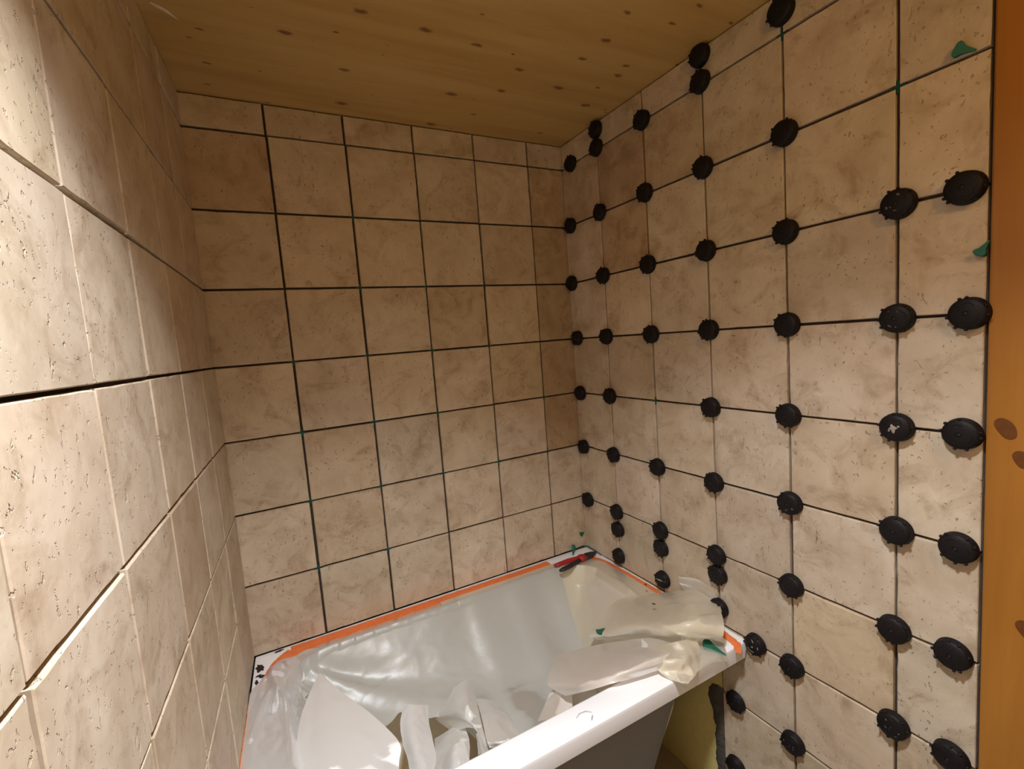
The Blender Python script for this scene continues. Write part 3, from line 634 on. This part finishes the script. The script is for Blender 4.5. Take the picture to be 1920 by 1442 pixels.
for row, colm, a, z in KNOBS:
    kcount = seen.get((row, colm), 0); seen[(row, colm)] = kcount+1
    o = bpy.data.objects.new('leveling_cap', None); o.empty_display_size = .02; link(o)
    tilt = Matrix.Rotation(R.uniform(-.05, .05), 4, 'X') @ Matrix.Rotation(R.uniform(-.05, .05), 4, 'Y')
    o.matrix_world = fr_ @ Matrix.Translation((a*S, (z-BASE_Z)*S, .003*S+.0012)) @ tilt @ Matrix.Rotation(R.uniform(0, 6.28) if row not in (7.5,) else 0, 4, 'Z')
    for me, nm in ((CAP, 'cap'), (POST, 'post')):
        c = bpy.data.objects.new(nm, me); link(c, o)
    if (row, colm) in SMEAR and kcount == 0:
        for me in smear_mesh(SMEAR[(row, colm)], int(row*10+colm)):
            c = bpy.data.objects.new('mortar_smear', me); link(c, o); c['label'] = 'pale dried mortar smear'
    if row == 7.5:
        where = {1: 'lone black leveling cap just above the rim below the touching pair nearest the corner', 2: 'black leveling cap crossed by a pale streak just above the bath rim', 3: 'black leveling cap half hidden behind the rolled cream film'}[colm]
    elif row == 8 and colm == 3: where = 'black leveling cap with pale arcs touching the front right corner of the bath rim'
    elif row == 10: where = 'black leveling cap lowest beside the dark mortar strip, cut by the frame'
    elif row == 9 and colm == 3: where = 'black leveling cap beside the top of the dark mortar strip'
    else:
        cname = 'in the back right corner' if colm == 0 else 'beside the pine post' if colm == 6 else '%s column from the corner' % ordn[colm]
        rname = '%s joint down from ceiling' % ordn[int(row)]
        ex = ''
        if kcount == 1: rname = 'touching the ceiling' if row == 1 else 'just under the %s joint down' % ordn[int(row)]
        if row == 1 and colm == 4: rname = 'just below the ceiling'
        where = 'black leveling cap %s%s, %s' % ('' if colm in (0, 6) else 'in ', cname, rname)
    if (row, colm) == (5, 5): where = 'black leveling cap with a pale mortar cross on its face, fifth column from corner'
    tag(o, where, 'leveling cap', 'black tile leveling caps on the right wall')

# ---------------------------------------------------------------- green tile spacers
def cross_mesh():
    bm = bmesh.new(); L, w = .055*S, .0098*S
    box(bm, (-L, -w, -.03*S), (L, w, -.010*S)); box(bm, (-w, -L, -.029*S), (w, L, -.009*S))
    me = bpy.data.meshes.new('cross_spacer'); bm.to_mesh(me); bm.free(); me.materials.append(GREEND); return me
CROSS = cross_mesh()
for (kx, rows) in ((1, (4, 5, 6, 7)), (2, (2, 3, 4, 5, 6, 7)), (3, (3, 4, 5, 6)), (4, (3, 4, 6)), (5, (5, 6))):
    for rw in rows:
        o = bpy.data.objects.new('cross_spacer', CROSS); link(o)
        o.matrix_world = fb @ Matrix.Translation(((W0+kx-1)*S, (4-rw-BASE_Z)*S, -.0005))
        tag(o, 'dark green cross spacer in back wall, %s upright joint from left, %s joint down' % (ordn[kx], ordn[rw]), 'tile spacer', 'green cross spacers in the back wall joints')
for rw, kx in ((1, 4), (2, 5), (5, 2)):
    o = bpy.data.objects.new('cross_spacer', CROSS); link(o)
    o.matrix_world = fr_ @ Matrix.Translation(((R0+kx-1)*S, (4-rw-BASE_Z)*S, -.0002)); 
    tag(o, 'green cross spacer bare of cap on right wall, %s upright joint, %s joint down' % (ordn[kx], ordn[rw]), 'tile spacer', 'green cross spacers in the right wall joints')
# wedge spacers: a tapered blade with a flared rounded head
def wedge(name, length, head, thick, label):
    """blade along +x, head at the origin"""
    prof = [(0, head*.5), (.04, head*.8), (.14, head), (.26, head*.88), (.40, head*.55), (.7, head*.30), (1.0, head*.12)]
    bm = bmesh.new(); top = []; bot = []
    for q, hh in prof:
        th = thick*(1-.75*q)
        top.append((bm.verts.new((q*length, hh/2, th/2)), bm.verts.new((q*length, -hh/2, th/2)))); bot.append((bm.verts.new((q*length, hh/2, -th/2)), bm.verts.new((q*length, -hh/2, -th/2))))
    for i in range(len(prof)-1):
        bm.faces.new((top[i][0], top[i][1], top[i+1][1], top[i+1][0])); bm.faces.new((bot[i][1], bot[i][0], bot[i+1][0], bot[i+1][1]))
        bm.faces.new((top[i][0], top[i+1][0], bot[i+1][0], bot[i][0])); bm.faces.new((top[i+1][1], top[i][1], bot[i][1], bot[i+1][1]))
    bm.faces.new((top[0][1], top[0][0], bot[0][0], bot[0][1])); bm.faces.new((top[-1][0], top[-1][1], bot[-1][1], bot[-1][0]))
    o = bmobj(name, bm, GREEN); tag(o, label, 'tile spacer', 'green wedge spacers'); return o
def place(o, p0, p1, up=Vector((0, 0, 1))):
    a = M(p0); x = (M(p1)-a).normalized(); y = up.cross(x).normalized(); zz = x.cross(y)
    m = Matrix((x, y, zz)).transposed().to_4x4(); m.translation = a; o.matrix_world = m
def wlen(p0, p1): return (M(p1)-M(p0)).length
WED = [
 ((5.13, -3.17, -3.955), (5.17, -3.46, -3.975), .023, .016, 'green wedge spacer lying on the front right rim under the rolled film', None),
 ((5.33, -.03, -3.90), (5.21, -.17, -3.985), .026, .012, 'green wedge spacer standing behind the pliers on the back rim', Vector((0, 1, .3))),
 ((4.30, -2.05, -4.13), (4.42, -2.05, -4.11), .026, .010, 'green wedge spacer caught on the cream film in the bath', Vector((0, .3, 1))),
 ((5.51, -.03, -3.72), (5.60, -.01, -3.70), .016, .010, 'small green wedge spacer stuck in the back right corner above the rim', Vector((0, 1, 0))),
 ((5.655, -5.37, 2.075), (5.68, -5.49, 2.01), .022, .012, 'green wedge spacer in the second joint from ceiling beside the pine post', Vector((1, 0, 0))),
 ((5.66, -5.53, .455), (5.69, -5.585, .56), .017, .012, 'green wedge spacer in the upright joint at the pine post edge', Vector((1, 0, 0))),
]
for p0, p1, head, th, lab, up in WED:
    o = wedge('wedge_spacer', wlen(p0, p1), head, th, lab); place(o, p0, p1, up or Vector((0, 0, 1)))
# green plastic strand running round the corner joint above the rim
bm = bmesh.new(); tube(bm, [M(p) for p in ((5.36, -.04, -3.955), (5.45, -.045, -3.95), (5.53, -.05, -3.945), (5.60, -.09, -3.95), (5.61, -.30, -3.955), (5.61, -.50, -3.97))], [.0015, .002, .003, .0022, .002, .0012], 8)
tag(bmobj('plastic_strand', bm, GREEND, None, True), 'dark green plastic strand lying along the back right corner above the rim', 'plastic strand')
# crumbs of dry mortar
def crumb(p, size, seed, mat, label):
    bm = bmesh.new(); bmesh.ops.create_icosphere(bm, subdivisions=2, radius=size)
    for v in bm.verts: v.co *= 1+.45*noise.noise(v.co/size*1.3+Vector((seed, 0, 0)))
    for v in bm.verts: v.co.x *= 1.5; v.co.z *= .6
    o = bmobj('mortar_crumb', bm, mat); o.location = M(p); o.rotation_euler.z = seed; tag(o, label, 'crumb')
crumb((5.32, -1.95, -3.79), .0035, 1.0, MORTAR, 'dark mortar crumb on the upper edge of the rolled cream film')
crumb((4.90, -2.55, -3.66), .0035, 2.2, MORTAR, 'dark mortar crumb on the middle of the rolled cream film')
crumb((.60, -1.15, -4.05), .006, 3.1, plain('grey_crumb', (.28, .26, .24), .9), 'grey mortar crumb beside the bright peaked fold of film')
